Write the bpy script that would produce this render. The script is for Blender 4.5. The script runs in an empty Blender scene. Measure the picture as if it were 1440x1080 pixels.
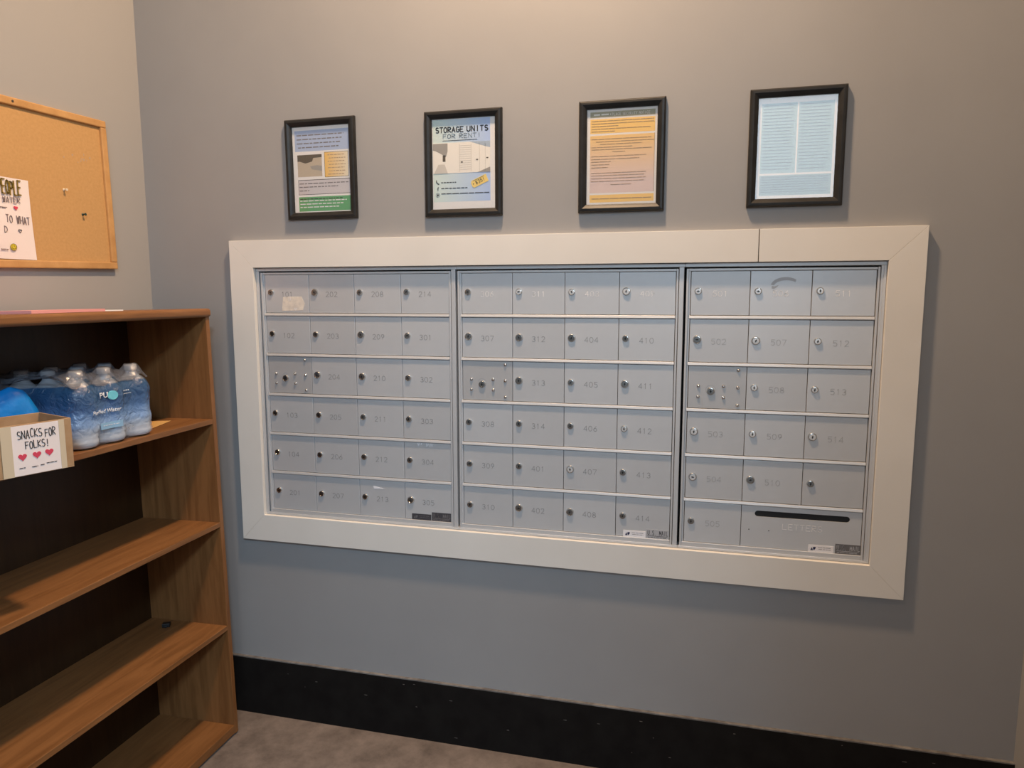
import bpy, bmesh, math, random
from mathutils import Vector, Matrix
random.seed(7)
C = bpy.context.scene.collection
scn = bpy.context.scene
PI = math.pi

# ---------------------------------------------------------------- camera
cam_d = bpy.data.cameras.new('camera'); cam = bpy.data.objects.new('camera', cam_d); C.objects.link(cam)
cam_d.sensor_fit = 'HORIZONTAL'; cam_d.sensor_width = 36.0; cam_d.lens = 36.0*1011.5/1440.0
cam_d.clip_start = 0.02; cam_d.clip_end = 100
Rv = Vector((0.96871988, 0.24815119, -0.00166868)); Uv = Vector((-0.02952543, 0.12193118, 0.99209931)); Fv = Vector((-0.24639409, 0.96101705, -0.12544393))
m = Matrix(((Rv.x, Uv.x, -Fv.x, 1.42447), (Rv.y, Uv.y, -Fv.y, -2.18036), (Rv.z, Uv.z, -Fv.z, 1.53502), (0, 0, 0, 1)))
cam.matrix_world = m
scn.camera = cam

# ---------------------------------------------------------------- light and exposure
scn.view_settings.view_transform = 'Standard'; scn.view_settings.look = 'None'
scn.view_settings.exposure = 0.0; scn.view_settings.gamma = 1.0; scn.view_settings.use_curve_mapping = False
w = bpy.data.worlds.new('world'); scn.world = w; w.use_nodes = True
w.node_tree.nodes['Background'].inputs[0].default_value = (0.62, 0.78, 1.0, 1)
w.node_tree.nodes['Background'].inputs[1].default_value = 1.0
CEIL = 3.60
XR = 2.33; XL = -0.4573; YB = -6.0; XR2 = 4.2; YR = -2.9     # the room widens to the right behind the viewer
WX0, WX1, WZ0, WZ1 = 1.75, 3.2, 2.10, 3.58                  # high window in the front wall
def area(name, loc, size, power, col, rot=(0, 0, 0), shape='DISK', size_y=None, spread=None):
    d = bpy.data.lights.new(name, 'AREA'); d.shape = shape; d.size = size
    if size_y: d.size_y = size_y
    d.energy = power; d.color = col
    if spread: d.spread = spread
    o = bpy.data.objects.new(name, d); C.objects.link(o); o.location = loc; o.rotation_euler = rot
    return o
WARM = (1.0, 0.68, 0.42)
NEUT = (1.0, 0.88, 0.76)
LAMPS = ((0.95, -0.58, 76.0, WARM, 'round ceiling downlight closest to the mailbox wall'), (0.85, -2.40, 9.0, WARM, 'round ceiling downlight over the middle of the room'))
for lx, ly, lp, lc, _ in LAMPS: area('downlight_lamp', (lx, ly, CEIL-0.012), 0.17, lp, lc)
# cool ceiling panel farther back in the room, where it widens
PX, PY = 2.85, -4.25
area('panel_lamp', (PX, PY, CEIL-0.014), 0.56, 215.0, (0.56, 0.79, 1.0), (0, 0, 0), 'RECTANGLE', 0.56)
# daylight through the high window of the front wall
area('daylight', ((WX0+WX1)/2, YB-0.10, (WZ0+WZ1)/2), WX1-WX0, 33.0, (0.72, 0.88, 1.0), (PI/2, 0, 0), 'RECTANGLE', WZ1-WZ0)

# ---------------------------------------------------------------- materials
def mat(name, col, rough=0.6, metal=0.0, spec=0.5, coat=0.0, emis=None):
    mt = bpy.data.materials.new(name); mt.use_nodes = True
    b = mt.node_tree.nodes['Principled BSDF']
    b.inputs['Base Color'].default_value = (*col, 1); b.inputs['Roughness'].default_value = rough
    b.inputs['Metallic'].default_value = metal; b.inputs['Specular IOR Level'].default_value = spec
    b.inputs['Coat Weight'].default_value = coat
    return mt
def N(mt, t, **kw):
    n = mt.node_tree.nodes.new(t)
    for k, v in kw.items(): setattr(n, k, v)
    return n
def L(mt, a, b): mt.node_tree.links.new(a, b)
def bsdf(mt): return mt.node_tree.nodes['Principled BSDF']
def noise_col(mt, c1, c2, scale=4.0, detail=4.0, stretch=(1, 1, 1), p0=0.35, p1=0.65, rough=0.6):
    tc = N(mt, 'ShaderNodeTexCoord'); mp = N(mt, 'ShaderNodeMapping'); mp.inputs['Scale'].default_value = stretch
    nz = N(mt, 'ShaderNodeTexNoise'); nz.inputs['Scale'].default_value = scale; nz.inputs['Detail'].default_value = detail
    nz.inputs['Roughness'].default_value = rough
    cr = N(mt, 'ShaderNodeValToRGB')
    cr.color_ramp.elements[0].position = p0; cr.color_ramp.elements[1].position = p1
    cr.color_ramp.elements[0].color = (*c1, 1); cr.color_ramp.elements[1].color = (*c2, 1)
    L(mt, tc.outputs['Object'], mp.inputs[0]); L(mt, mp.outputs[0], nz.inputs[0]); L(mt, nz.outputs['Fac'], cr.inputs[0])
    L(mt, cr.outputs[0], bsdf(mt).inputs['Base Color'])
    return nz, cr, mp
def bump(mt, scale=60.0, strength=0.1, dist=0.001, detail=3.0, stretch=(1, 1, 1)):
    tc = N(mt, 'ShaderNodeTexCoord'); mp = N(mt, 'ShaderNodeMapping'); mp.inputs['Scale'].default_value = stretch
    nz = N(mt, 'ShaderNodeTexNoise'); nz.inputs['Scale'].default_value = scale; nz.inputs['Detail'].default_value = detail
    bp = N(mt, 'ShaderNodeBump'); bp.inputs['Strength'].default_value = strength; bp.inputs['Distance'].default_value = dist
    L(mt, tc.outputs['Object'], mp.inputs[0]); L(mt, mp.outputs[0], nz.inputs[0]); L(mt, nz.outputs['Fac'], bp.inputs['Height'])
    L(mt, bp.outputs[0], bsdf(mt).inputs['Normal'])

M = {}
M['wall'] = mat('wall_paint', (.30, .30, .305), .5, spec=.4)
noise_col(M['wall'], (.292, .292, .297), (.308, .308, .312), 2.5, 3); bump(M['wall'], 220, .12, .0006)
M['wall_left'] = mat('wall_paint_left', (.34, .335, .33), .55, spec=.35)
bump(M['wall_left'], 220, .12, .0006)
M['ceil'] = mat('ceiling_paint', (.55, .53, .50), .8)
M['floor'] = mat('floor', (.2, .16, .14), .75)
noise_col(M['floor'], (.095, .075, .064), (.24, .195, .168), 8.0, 9, p0=.3, p1=.68, rough=.72); bump(M['floor'], 90, .3, .002)
M['base'] = mat('black_base', (.012, .011, .011), .75, spec=.12); noise_col(M['base'], (.007, .006, .006), (.011, .010, .0095), 14, 4)
M['caulk'] = mat('caulk', (.16, .15, .14), .7)
noise_col(M['caulk'], (.10, .09, .085), (.22, .21, .20), 25, 4)
M['trim'] = mat('trim_paint', (.72, .70, .66), .42, spec=.4)
noise_col(M['trim'], (.70, .68, .64), (.74, .72, .68), 3, 3); bump(M['trim'], 150, .05, .0004)
M['crack'] = mat('dark_gap', (.06, .05, .04), .9)
def alu(name, c, rough, metal=.40, var=.022):
    mt = mat(name, c, rough, metal, spec=.6)
    noise_col(mt, tuple(v-var for v in c), tuple(v+var for v in c), 4.5, 4, p0=.3, p1=.7)
    bump(mt, 900, .05, .0002, 2, (1, 1, .04))
    return mt
M['alu'] = alu('anodised_aluminium', (.61, .635, .665), .42)
M['alu_b'] = alu('anodised_aluminium_dull', (.575, .595, .62), .45)
M['alu_dk'] = alu('aluminium_lock_panel', (.52, .53, .545), .42)
M['rail'] = alu('aluminium_rail', (.60, .62, .645), .48, .45)
M['engrave'] = mat('engraved_number', (.30, .305, .315), .5, .4)
M['engrave_top'] = mat('engraved_number_pale', (.95, .95, .96), .5, .0); M['engrave_faint'] = mat('engraved_number_faint', (.43, .44, .45), .5, .4)
M['engrave_l'] = mat('engraved_letters', (.92, .92, .93), .45, .4)
M['gap'] = mat('shadow_gap', (.02, .02, .022), .8)
M['chrome'] = mat('chrome', (.62, .61, .59), .16, 1.0)
M['lockface'] = mat('lock_face', (.30, .29, .28), .28, 1.0)
M['black'] = mat('black_hole', (.006, .007, .009), .6)
M['rivet'] = mat('rivet_steel', (.62, .62, .63), .16, 1.0)
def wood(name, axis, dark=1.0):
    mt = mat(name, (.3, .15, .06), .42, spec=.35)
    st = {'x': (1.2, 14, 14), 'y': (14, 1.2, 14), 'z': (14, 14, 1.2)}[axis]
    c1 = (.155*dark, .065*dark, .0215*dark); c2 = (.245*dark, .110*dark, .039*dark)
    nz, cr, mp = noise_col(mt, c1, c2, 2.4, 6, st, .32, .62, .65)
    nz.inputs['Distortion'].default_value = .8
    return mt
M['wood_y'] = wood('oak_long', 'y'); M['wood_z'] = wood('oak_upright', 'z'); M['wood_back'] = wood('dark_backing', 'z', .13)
M['cork'] = mat('cork', (.5, .3, .13), .85); nz, cr, mp = noise_col(M['cork'], (.47, .27, .10), (.54, .315, .125), 120, 6, p0=.3, p1=.7); bump(M['cork'], 300, .3, .001)
M['corkframe'] = mat('pine_frame', (.5, .27, .09), .45); noise_col(M['corkframe'], (.46, .245, .085), (.58, .33, .13), 5, 5, (3, 3, 3))
M['frame'] = mat('black_frame', (.022, .019, .018), .42, spec=.3); noise_col(M['frame'], (.013, .013, .013), (.022, .022, .022), 20, 4, (1, 1, 1))
M['paper'] = mat('paper', (.82, .81, .80), .6)
M['paperwarm'] = mat('sign_paper', (.80, .72, .70), .7)
M['ink'] = mat('ink', (.03, .03, .035), .6)
M['inksoft'] = mat('soft_ink', (.20, .19, .20), .6)
M['marker'] = mat('marker', (.035, .03, .03), .6)
M['markgrey'] = mat('marker_grey', (.22, .17, .17), .6)
M['yellowink'] = mat('olive_marker', (.22, .15, .02), .6)
M['red'] = mat('red_marker', (.62, .055, .10), .6)
M['pink'] = mat('pink_paper', (.72, .34, .34), .6)
M['smile'] = mat('yellow_marker', (.62, .50, .03), .6)
M['cardboard'] = mat('cardboard', (.38, .235, .12), .75); noise_col(M['cardboard'], (.35, .21, .105), (.41, .26, .14), 30, 4)
M['tape'] = mat('packing_tape', (.60, .50, .36), .25)
M['yellowpaper'] = mat('manila_paper', (.66, .40, .14), .6)
M['cap'] = mat('white_cap', (.85, .86, .88), .35)
M['bluebag'] = mat('blue_foil', (.004, .20, .62), .22, coat=.5); bump(M['bluebag'], 14, .7, .012, 4)
M['darkbag'] = mat('dark_foil', (.03, .03, .07), .25, coat=.3)
M['blackplastic'] = mat('black_plastic', (.008, .008, .009), .4)
M['tagpaper'] = mat('torn_label', (.72, .64, .55), .7); noise_col(M['tagpaper'], (.62, .56, .50), (.78, .70, .60), 60, 4)
M['smudge'] = mat('smudge', (.42, .43, .455), .5, .35)
M['white'] = mat('white_print', (.80, .80, .84), .5)
M['eagle'] = mat('navy_print', (.02, .025, .08), .5)
M['decal'] = mat('dark_decal', (.055, .055, .065), .35)
M['decal_g'] = mat('silver_decal', (.56, .57, .60), .4, .5)
M['decal_m'] = mat('grey_decal', (.16, .16, .17), .4, .3)
def flat(name, c, rough=.6): M[name] = mat(name, c, rough)
flat('p_bluegrey2', (.24, .30, .36)); flat('p_blue', (0.415, 0.512, 0.708)); flat('p_orange', (0.900, 0.586, 0.195)); flat('p_grey', (0.610, 0.586, 0.610)); flat('p_green', (0.122, 0.390, 0.171))
flat('p_photo', (0.512, 0.439, 0.342)); flat('p_photodark', (.10, .08, .055)); flat('p_peach', (0.878, 0.610, 0.366)); flat('p_orange2', (0.900, 0.610, 0.220))
flat('p_olive', (0.415, 0.403, 0.293)); flat('p_cyan', (.42, .56, .60)); flat('p_cyan2', (.36, .46, .48)); flat('p_cream', (0.900, 0.900, 0.854)); flat('p_tag', (0.900, 0.671, 0.207)); flat('p_line', (.42, .30, .20))
flat('p_bluegrey', (0.427, 0.512, 0.610)); flat('p_photogrey', (.36, .34, .31)); flat('p_photolight', (0.878, 0.842, 0.769)); flat('p_slat', (0.634, 0.598, 0.537))
# colour gradient along one axis; the left-to-right ones are part of the print
def grad(name, ca, cb, axis=0, lo=0.0, hi=1.0, mid=None):
    mt = mat(name, ca, .55); tc = N(mt, 'ShaderNodeTexCoord'); sp = N(mt, 'ShaderNodeSeparateXYZ'); mr = N(mt, 'ShaderNodeMapRange')
    mr.inputs['From Min'].default_value = lo; mr.inputs['From Max'].default_value = hi
    cr = N(mt, 'ShaderNodeValToRGB'); cr.color_ramp.elements[0].color = (*ca, 1); cr.color_ramp.elements[1].color = (*cb, 1)
    L(mt, tc.outputs['Object'], sp.inputs[0]); L(mt, sp.outputs[axis], mr.inputs['Value']); L(mt, mr.outputs[0], cr.inputs[0]); L(mt, cr.outputs[0], bsdf(mt).inputs['Base Color'])
    M[name] = mt
grad('p_leaflet', (.68, .80, .74), (.44, .58, .90), 0, 0.0, .20)
grad('p_orangegrad', (.84, .52, .12), (.80, .72, .55), 0, 0.0, .08)
grad('p_peachglare', (.74, .60, .57), (.86, .58, .24), 2, -.13, -.0)  # warm glare on the security notice painted in as an orange fade
def glassy(name, tint, alpha, rough=.03):
    mt = bpy.data.materials.new(name); mt.use_nodes = True; nt = mt.node_tree; nt.nodes.clear()
    o = nt.nodes.new('ShaderNodeOutputMaterial'); mx = nt.nodes.new('ShaderNodeMixShader'); tr = nt.nodes.new('ShaderNodeBsdfTransparent')
    gl = nt.nodes.new('ShaderNodeBsdfGlossy'); lw = nt.nodes.new('ShaderNodeLayerWeight'); lw.inputs[0].default_value = .5; pw = nt.nodes.new('ShaderNodeMath'); pw.operation = 'POWER'; pw.inputs[1].default_value = 5; fr = nt.nodes.new('ShaderNodeMath'); fr.operation = 'MULTIPLY_ADD'; fr.inputs[1].default_value = .96; fr.inputs[2].default_value = .04
    nt.links.new(lw.outputs['Facing'], pw.inputs[0]); nt.links.new(pw.outputs[0], fr.inputs[0])
    tr.inputs[0].default_value = (*tint, 1); gl.inputs['Roughness'].default_value = rough
    mth = nt.nodes.new('ShaderNodeMath'); mth.operation = 'MULTIPLY'; mth.inputs[1].default_value = alpha
    nt.links.new(fr.outputs[0], mth.inputs[0]); nt.links.new(mth.outputs[0], mx.inputs[0])
    nt.links.new(tr.outputs[0], mx.inputs[1]); nt.links.new(gl.outputs[0], mx.inputs[2]); nt.links.new(mx.outputs[0], o.inputs[0])
    M[name] = mt; return mt
glassy('pane', (.99, .99, .99), 1.0, .02)
# bottle plastic: mostly see-through, light caught in the water painted in as milky blue-white
mt = mat('bottle_plastic', (.74, .82, .93), .22); b = bsdf(mt); b.inputs['Transmission Weight'].default_value = .35; b.inputs['IOR'].default_value = 1.2; M['bottle'] = mt
def film(name):
    mt = mat(name, (.75, .77, .80), .16, spec=.8); b = bsdf(mt)
    tc = N(mt, 'ShaderNodeTexCoord'); sp = N(mt, 'ShaderNodeSeparateXYZ'); L(mt, tc.outputs['Object'], sp.inputs[0])
    nz = N(mt, 'ShaderNodeTexNoise'); nz.inputs['Scale'].default_value = 9; L(mt, tc.outputs['Object'], nz.inputs[0])
    ad = N(mt, 'ShaderNodeMath', operation='MULTIPLY_ADD'); ad.inputs[1].default_value = .03; ad.inputs[2].default_value = -.015
    L(mt, nz.outputs['Fac'], ad.inputs[0]); a2 = N(mt, 'ShaderNodeMath', operation='ADD'); L(mt, sp.outputs[2], a2.inputs[0]); L(mt, ad.outputs[0], a2.inputs[1])
    mr = N(mt, 'ShaderNodeMapRange'); mr.inputs['From Min'].default_value = 0; mr.inputs['From Max'].default_value = .22
    L(mt, a2.outputs[0], mr.inputs['Value'])
    cr = N(mt, 'ShaderNodeValToRGB'); e = cr.color_ramp.elements
    e[0].position = .0; e[0].color = (.70, .76, .86, 1); e[1].position = 1.0; e[1].color = (.25, .26, .29, 1)
    for p_, c_ in ((.20, (.50, .62, .80, 1)), (.28, (.22, .36, .62, 1)), (.42, (.10, .21, .44, 1)), (.55, (.030, .085, .21, 1)), (.745, (.022, .075, .17, 1)), (.76, (.25, .26, .29, 1))):
        q = e.new(p_); q.color = c_
    L(mt, mr.outputs[0], cr.inputs[0]); L(mt, cr.outputs[0], b.inputs['Base Color'])
    ar = N(mt, 'ShaderNodeValToRGB'); e = ar.color_ramp.elements
    e[0].position = 0; e[0].color = (.18,)*3+(1,); e[1].position = 1; e[1].color = (.10,)*3+(1,)
    for p_, v in ((.18, .40), (.27, .92), (.745, .97), (.765, .50)):
        q = e.new(p_); q.color = (v, v, v, 1)
    L(mt, mr.outputs[0], ar.inputs[0]); L(mt, ar.outputs[0], b.inputs['Alpha'])
    n2 = N(mt, 'ShaderNodeTexNoise'); n2.inputs['Scale'].default_value = 38; n2.inputs['Detail'].default_value = 5; n2.inputs['Distortion'].default_value = 1.5
    L(mt, tc.outputs['Object'], n2.inputs[0])
    bp = N(mt, 'ShaderNodeBump'); bp.inputs['Strength'].default_value = .8; bp.inputs['Distance'].default_value = .009
    L(mt, n2.outputs['Fac'], bp.inputs['Height']); L(mt, bp.outputs[0], b.inputs['Normal'])
    return mt
M['film'] = film('printed_film')
mt = mat('clear_film', (.13, .14, .17), .12, spec=1.0); bsdf(mt).inputs['Alpha'].default_value = .60; bump(mt, 26, 1.0, .014, 5); M['clearfilm'] = mt

# ---------------------------------------------------------------- mesh helpers
class MB:
    def __init__(s): s.v = []; s.f = []; s.mi = []; s.T = Matrix.Identity(4)
    def add(s, vs, fs, mi=0):
        k = len(s.v); s.v += [s.T @ Vector(v) for v in vs]; s.f += [tuple(i+k for i in f) for f in fs]; s.mi += [mi]*len(fs)
    def box(s, x0, x1, y0, y1, z0, z1, mi=0):
        s.add([(x, y, z) for x in (x0, x1) for y in (y0, y1) for z in (z0, z1)],
              [(0, 1, 3, 2), (4, 6, 7, 5), (0, 4, 5, 1), (2, 3, 7, 6), (0, 2, 6, 4), (1, 5, 7, 3)], mi)
    def prism(s, pts, y0, y1, mi=0):           # polygon in xz, extruded from y0 (front) to y1
        n = len(pts); a = sum(pts[i][0]*pts[(i+1) % n][1]-pts[(i+1) % n][0]*pts[i][1] for i in range(n))
        if a < 0: pts = pts[::-1]
        s.add([(x, y0, z) for x, z in pts]+[(x, y1, z) for x, z in pts],
              [tuple(range(n)), tuple(range(2*n-1, n-1, -1))]+[(i, i+n, (i+1) % n+n, (i+1) % n) for i in range(n)], mi)
    def lathe(s, prof, n=24, axis='z', c=(0, 0, 0), mi=0, mis=None):   # prof: (radius, height)
        vs = []; fs = []; mm = []
        for r, h in prof:
            for k in range(n):
                a = 2*PI*k/n; x, y = r*math.cos(a), r*math.sin(a)
                p = (x, y, h) if axis == 'z' else (x, -h, y)
                vs.append((p[0]+c[0], p[1]+c[1], p[2]+c[2]))
        base = len(s.v); s.v += [s.T @ Vector(v) for v in vs]
        for j in range(len(prof)-1):
            for k in range(n):
                q = (j*n+k, j*n+(k+1) % n, (j+1)*n+(k+1) % n, (j+1)*n+k)
                s.f.append(tuple(base+i for i in q)); s.mi.append(mis[j] if mis else mi)
        s.f.append(tuple(base+i for i in range(n-1, -1, -1))); s.mi.append(mis[0] if mis else mi)
        s.f.append(tuple(base+(len(prof)-1)*n+i for i in range(n))); s.mi.append(mis[-1] if mis else mi)
    def stroke(s, lines, wd, y0, y1, mi=0):    # ribbons in xz
        for ln in lines:
            for (x0, z0), (x1, z1) in zip(ln, ln[1:]):
                d = math.hypot(x1-x0, z1-z0)
                if d < 1e-7: continue
                ux, uz = (x1-x0)/d*wd/2, (z1-z0)/d*wd/2
                s.prism([(x0-ux*.6-uz, z0-uz*.6+ux), (x0-ux*.6+uz, z0-uz*.6-ux), (x1+ux*.6+uz, z1+uz*.6-ux), (x1+ux*.6-uz, z1+uz*.6+ux)], y0, y1, mi)
    def tube(s, pts, r, n=10, mi=0):
        pts = [Vector(p) for p in pts]; vs = []; fs = []
        for i, p in enumerate(pts):
            d = (pts[min(i+1, len(pts)-1)]-pts[max(i-1, 0)]).normalized(); u = d.orthogonal().normalized(); w_ = d.cross(u)
            for k in range(n):
                a = 2*PI*k/n; vs.append(p+(u*math.cos(a)+w_*math.sin(a))*r)
        for i in range(len(pts)-1):
            for k in range(n): fs.append((i*n+k, i*n+(k+1) % n, (i+1)*n+(k+1) % n, (i+1)*n+k))
        fs.append(tuple(range(n-1, -1, -1))); fs.append(tuple((len(pts)-1)*n+k for k in range(n)))
        s.add(vs, fs, mi)
    def mesh(s, name, mats, smooth=False):
        me = bpy.data.meshes.new(name); me.from_pydata([tuple(v) for v in s.v], [], s.f)
        for m_ in mats: me.materials.append(M[m_] if isinstance(m_, str) else m_)
        me.polygons.foreach_set('material_index', s.mi)
        bm = bmesh.new(); bm.from_mesh(me); bmesh.ops.recalc_face_normals(bm, faces=bm.faces); bm.to_mesh(me); bm.free()
        if smooth: me.polygons.foreach_set('use_smooth', [True]*len(me.polygons))
        me.update(); return me
    def build(s, name, mats, parent=None, bevel=0, smooth=False, loc=None, rot=None, seg=2):
        if isinstance(mats, str): mats = [mats]
        o = bpy.data.objects.new(name, s.mesh(name, mats, smooth)); C.objects.link(o)
        if parent: o.parent = parent
        if loc: o.location = loc
        if rot: o.rotation_euler = rot
        if bevel:
            b = o.modifiers.new('bevel', 'BEVEL'); b.width = bevel; b.segments = seg; b.limit_method = 'ANGLE'; b.angle_limit = .6
        if smooth:
            try: o.data.set_sharp_from_angle(angle=.7)
            except Exception: pass
        return o
def empty(name, loc=(0, 0, 0), rot=(0, 0, 0), parent=None):
    o = bpy.data.objects.new(name, None); C.objects.link(o); o.location = loc; o.rotation_euler = rot; o.empty_display_size = .05
    if parent: o.parent = parent
    return o
def tag(o, label, cat, group=None):
    o['label'] = label; o['category'] = cat
    if group: o['group'] = group
    return o
def struct(o, label=None):
    o['kind'] = 'structure'
    if label: o['label'] = label
    return o
def copy_tree(o, parent=None):
    c = o.copy(); C.objects.link(c); c.parent = parent
    for ch in list(o.children): copy_tree(ch, c)
    return c
def arc(cx, cz, rx, rz, a0, a1, n=8):
    return [(cx+rx*math.cos(math.radians(a0+(a1-a0)*i/n)), cz+rz*math.sin(math.radians(a0+(a1-a0)*i/n))) for i in range(n+1)]
G = {'0': [arc(.5, .5, .5, .5, 90, 450, 12)], '1': [[(.25, .8), (.5, 1), (.5, 0)]],
     '2': [arc(.5, .72, .45, .28, 160, -40, 7)+[(.05, 0), (1, 0)]], '3': [arc(.5, .75, .42, .25, 150, -90, 7)+arc(.5, .25, .48, .25, 90, -150, 7)],
     '4': [[(.75, 0), (.75, 1), (0, .3), (1, .3)]], '5': [[(.95, 1), (.15, 1), (.1, .58)]+arc(.48, .32, .48, .32, 125, -140, 8)],
     '6': [[(.8, 1), (.15, .5)]+arc(.5, .3, .45, .3, 160, 520, 12)], '7': [[(0, 1), (1, 1), (.35, 0)]],
     '8': [arc(.5, .75, .38, .25, -90, 270, 10), arc(.5, .25, .48, .25, 90, 450, 10)], '9': [[(.25, 0), (.88, .6)]+arc(.5, .7, .42, .3, -20, 340, 12)],
     'A': [[(0, 0), (.5, 1), (1, 0)], [(.2, .38), (.8, .38)]], 'C': [arc(.55, .5, .5, .5, 50, 310, 10)], 'D': [[(0, 0), (0, 1)]+arc(.1, .5, .85, .5, 90, -90, 8)+[(0, 0)]],
     'E': [[(1, 1), (0, 1), (0, 0), (1, 0)], [(0, .52), (.8, .52)]], 'F': [[(1, 1), (0, 1), (0, 0)], [(0, .52), (.8, .52)]],
     'G': [arc(.55, .5, .5, .5, 50, 340, 10)+[(1.0, .45), (.6, .45)]],
     'H': [[(0, 0), (0, 1)], [(1, 0), (1, 1)], [(0, .5), (1, .5)]], 'K': [[(0, 0), (0, 1)], [(.95, 1), (0, .42), (1, 0)]], 'L': [[(0, 1), (0, 0), (1, 0)]],
     'N': [[(0, 0), (0, 1), (1, 0), (1, 1)]], 'O': [arc(.5, .5, .5, .5, 90, 450, 12)], 'P': [[(0, 0), (0, 1)]+arc(.35, .75, .6, .25, 90, -90, 7)+[(0, .5)]],
     'R': [[(0, 0), (0, 1)]+arc(.35, .76, .6, .24, 90, -90, 7)+[(0, .52), (1, 0)]], 'S': [arc(.5, .75, .45, .25, 40, 270, 8)+arc(.5, .25, .48, .25, 90, -140, 8)],
     'T': [[(0, 1), (1, 1)], [(.5, 1), (.5, 0)]], 'W': [[(0, 1), (.25, 0), (.5, .8), (.75, 0), (1, 1)]], 'U': [[(0, 1), (0, .35)]+arc(.5, .35, .5, .35, 180, 360, 7)+[(1, 1)]],
     'M': [[(0, 0), (0, 1), (.5, .3), (1, 1), (1, 0)]], 'I': [[(.5, 0), (.5, 1)]], '!': [[(.5, 1), (.5, .3)], [(.5, .08), (.5, 0)]], '.': [[(.5, .06), (.5, 0)]],
     '$': [arc(.5, .72, .4, .2, 40, 270, 8)+arc(.5, .3, .42, .22, 90, -140, 8), [(.5, 1.08), (.5, -.08)]], ' ': []}
def write(mb, text, x, z, h, cw, gap, wd, y0, y1, mi=0, jit=0, slope=0):
    for ch in text:
        dz = random.uniform(-jit, jit)*h; dh = 1+random.uniform(-jit, jit)
        lines = [[(x+px*cw, z+dz+pz*h*dh) for px, pz in ln] for ln in G[ch]]
        mb.stroke(lines, wd, y0, y1, mi); x += cw+gap; z += slope*(cw+gap)
    return x
def squiggle(mb, x0, x1, z, h, y0, y1, mi=0, wmin=3, wmax=9):        # a line of print too small to read
    x = x0
    while x < x1:
        wl = min(random.uniform(wmin, wmax)*h*.55, x1-x)
        mb.box(x, x+wl, y0, y1, z-h*.25, z+h*.25, mi)
        x += wl+h*.5
def heart(cx, cz, s):
    pts = []
    for i in range(24):
        t = 2*PI*i/24; pts.append((cx+s*.0312*16*math.sin(t)**3, cz+s*.0312*(13*math.cos(t)-5*math.cos(2*t)-2*math.cos(3*t)-math.cos(4*t))))
    return pts
def text_obj(s, name, matname, size, loc, parent, width=None, bold=0.0, rot=(PI/2, 0, 0), ext=.0002):
    cu = bpy.data.curves.new('t', 'FONT'); cu.body = s; cu.size = size; cu.extrude = ext; cu.offset = bold
    to = bpy.data.objects.new('t', cu); C.objects.link(to)
    dg = bpy.context.evaluated_depsgraph_get(); me = bpy.data.meshes.new_from_object(to.evaluated_get(dg))
    bpy.data.objects.remove(to); me.materials.clear(); me.materials.append(M[matname])
    xs = [v.co.x for v in me.vertices]; W_ = max(xs)-min(xs)
    k = (width/W_) if width else 1.0
    for v in me.vertices: v.co.x = (v.co.x-min(xs))*k if False else v.co.x*k
    o = bpy.data.objects.new(name, me); C.objects.link(o); o.parent = parent; o.location = loc; o.rotation_euler = rot
    return o

# ---------------------------------------------------------------- room shell
HX0, HX1, HZ0, HZ1 = -.0305, 1.9225, .7615, 1.621        # the opening for the mailboxes
b = MB()
b.box(XL-.12, XR+.12, 0, .14, -.0, HZ0); b.box(XL-.12, XR+.12, 0, .14, HZ1, CEIL)
b.box(XL-.12, HX0, 0, .14, HZ0, HZ1); b.box(HX1, XR+.12, 0, .14, HZ0, HZ1)
b.box(HX0-.02, HX1+.02, .12, .14, HZ0-.02, HZ1+.02)
struct(b.build('wall_back', 'wall'), 'grey painted wall that holds the mailboxes')
b = MB(); b.box(XL-.12, XL, YB, 0, 0, CEIL); struct(b.build('wall_left', 'wall_left'))
b = MB(); b.box(XR, XR+.12, YR, 0, 0, CEIL); b.box(XR+.12, XR2+.12, YR, YR+.12, 0, CEIL); b.box(XR2, XR2+.12, YB, YR, 0, CEIL); struct(b.build('wall_right', 'wall_left'))
b = MB(); b.box(XL-.12, WX0, YB-.12, YB, 0, CEIL); b.box(WX1, XR2+.12, YB-.12, YB, 0, CEIL); b.box(WX0, WX1, YB-.12, YB, WZ1, CEIL)
b.box(WX0, WX1, YB-.12, YB, 0, WZ0)
struct(b.build('wall_front', 'wall_left'))
b = MB(); b.box(WX0, WX1, YB-.07, YB-.03, WZ0, WZ0+.04); b.box(WX0, WX1, YB-.07, YB-.03, WZ1-.04, WZ1);
struct(b.build('window_1', 'trim'), 'frame of the high window behind the viewer')
b = MB(); b.box(XL-.12, XR2+.12, YB-.12, .14, -.1, 0); struct(b.build('floor', 'floor'), 'mottled brown grey floor')
b = MB(); b.box(XL-.12, XR2+.12, YB-.12, .14, CEIL, CEIL+.1); struct(b.build('ceiling', 'ceil'))
b = MB(); b.box(XL+.012, XR, -.012, 0, 0, .2125); b.box(XL+.012, XR, -.0115, 0, .2125, .2165, 1)
random.seed(3)
for i in range(26):
    x = random.uniform(0, 2.2); z = random.uniform(.02, .2); b.box(x, x+random.uniform(.002, .012), -.0123, -.012, z, z+.0012, 1)
struct(b.build('baseboard_back', ['base', 'caulk']), 'tall black baseboard under the mailboxes')
b = MB(); b.box(XL, XL+.012, YB, 0, 0, .2125); b.box(XL, XL+.0115, YB, 0, .2125, .2165, 1); struct(b.build('baseboard_left', ['base', 'caulk']))

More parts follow.
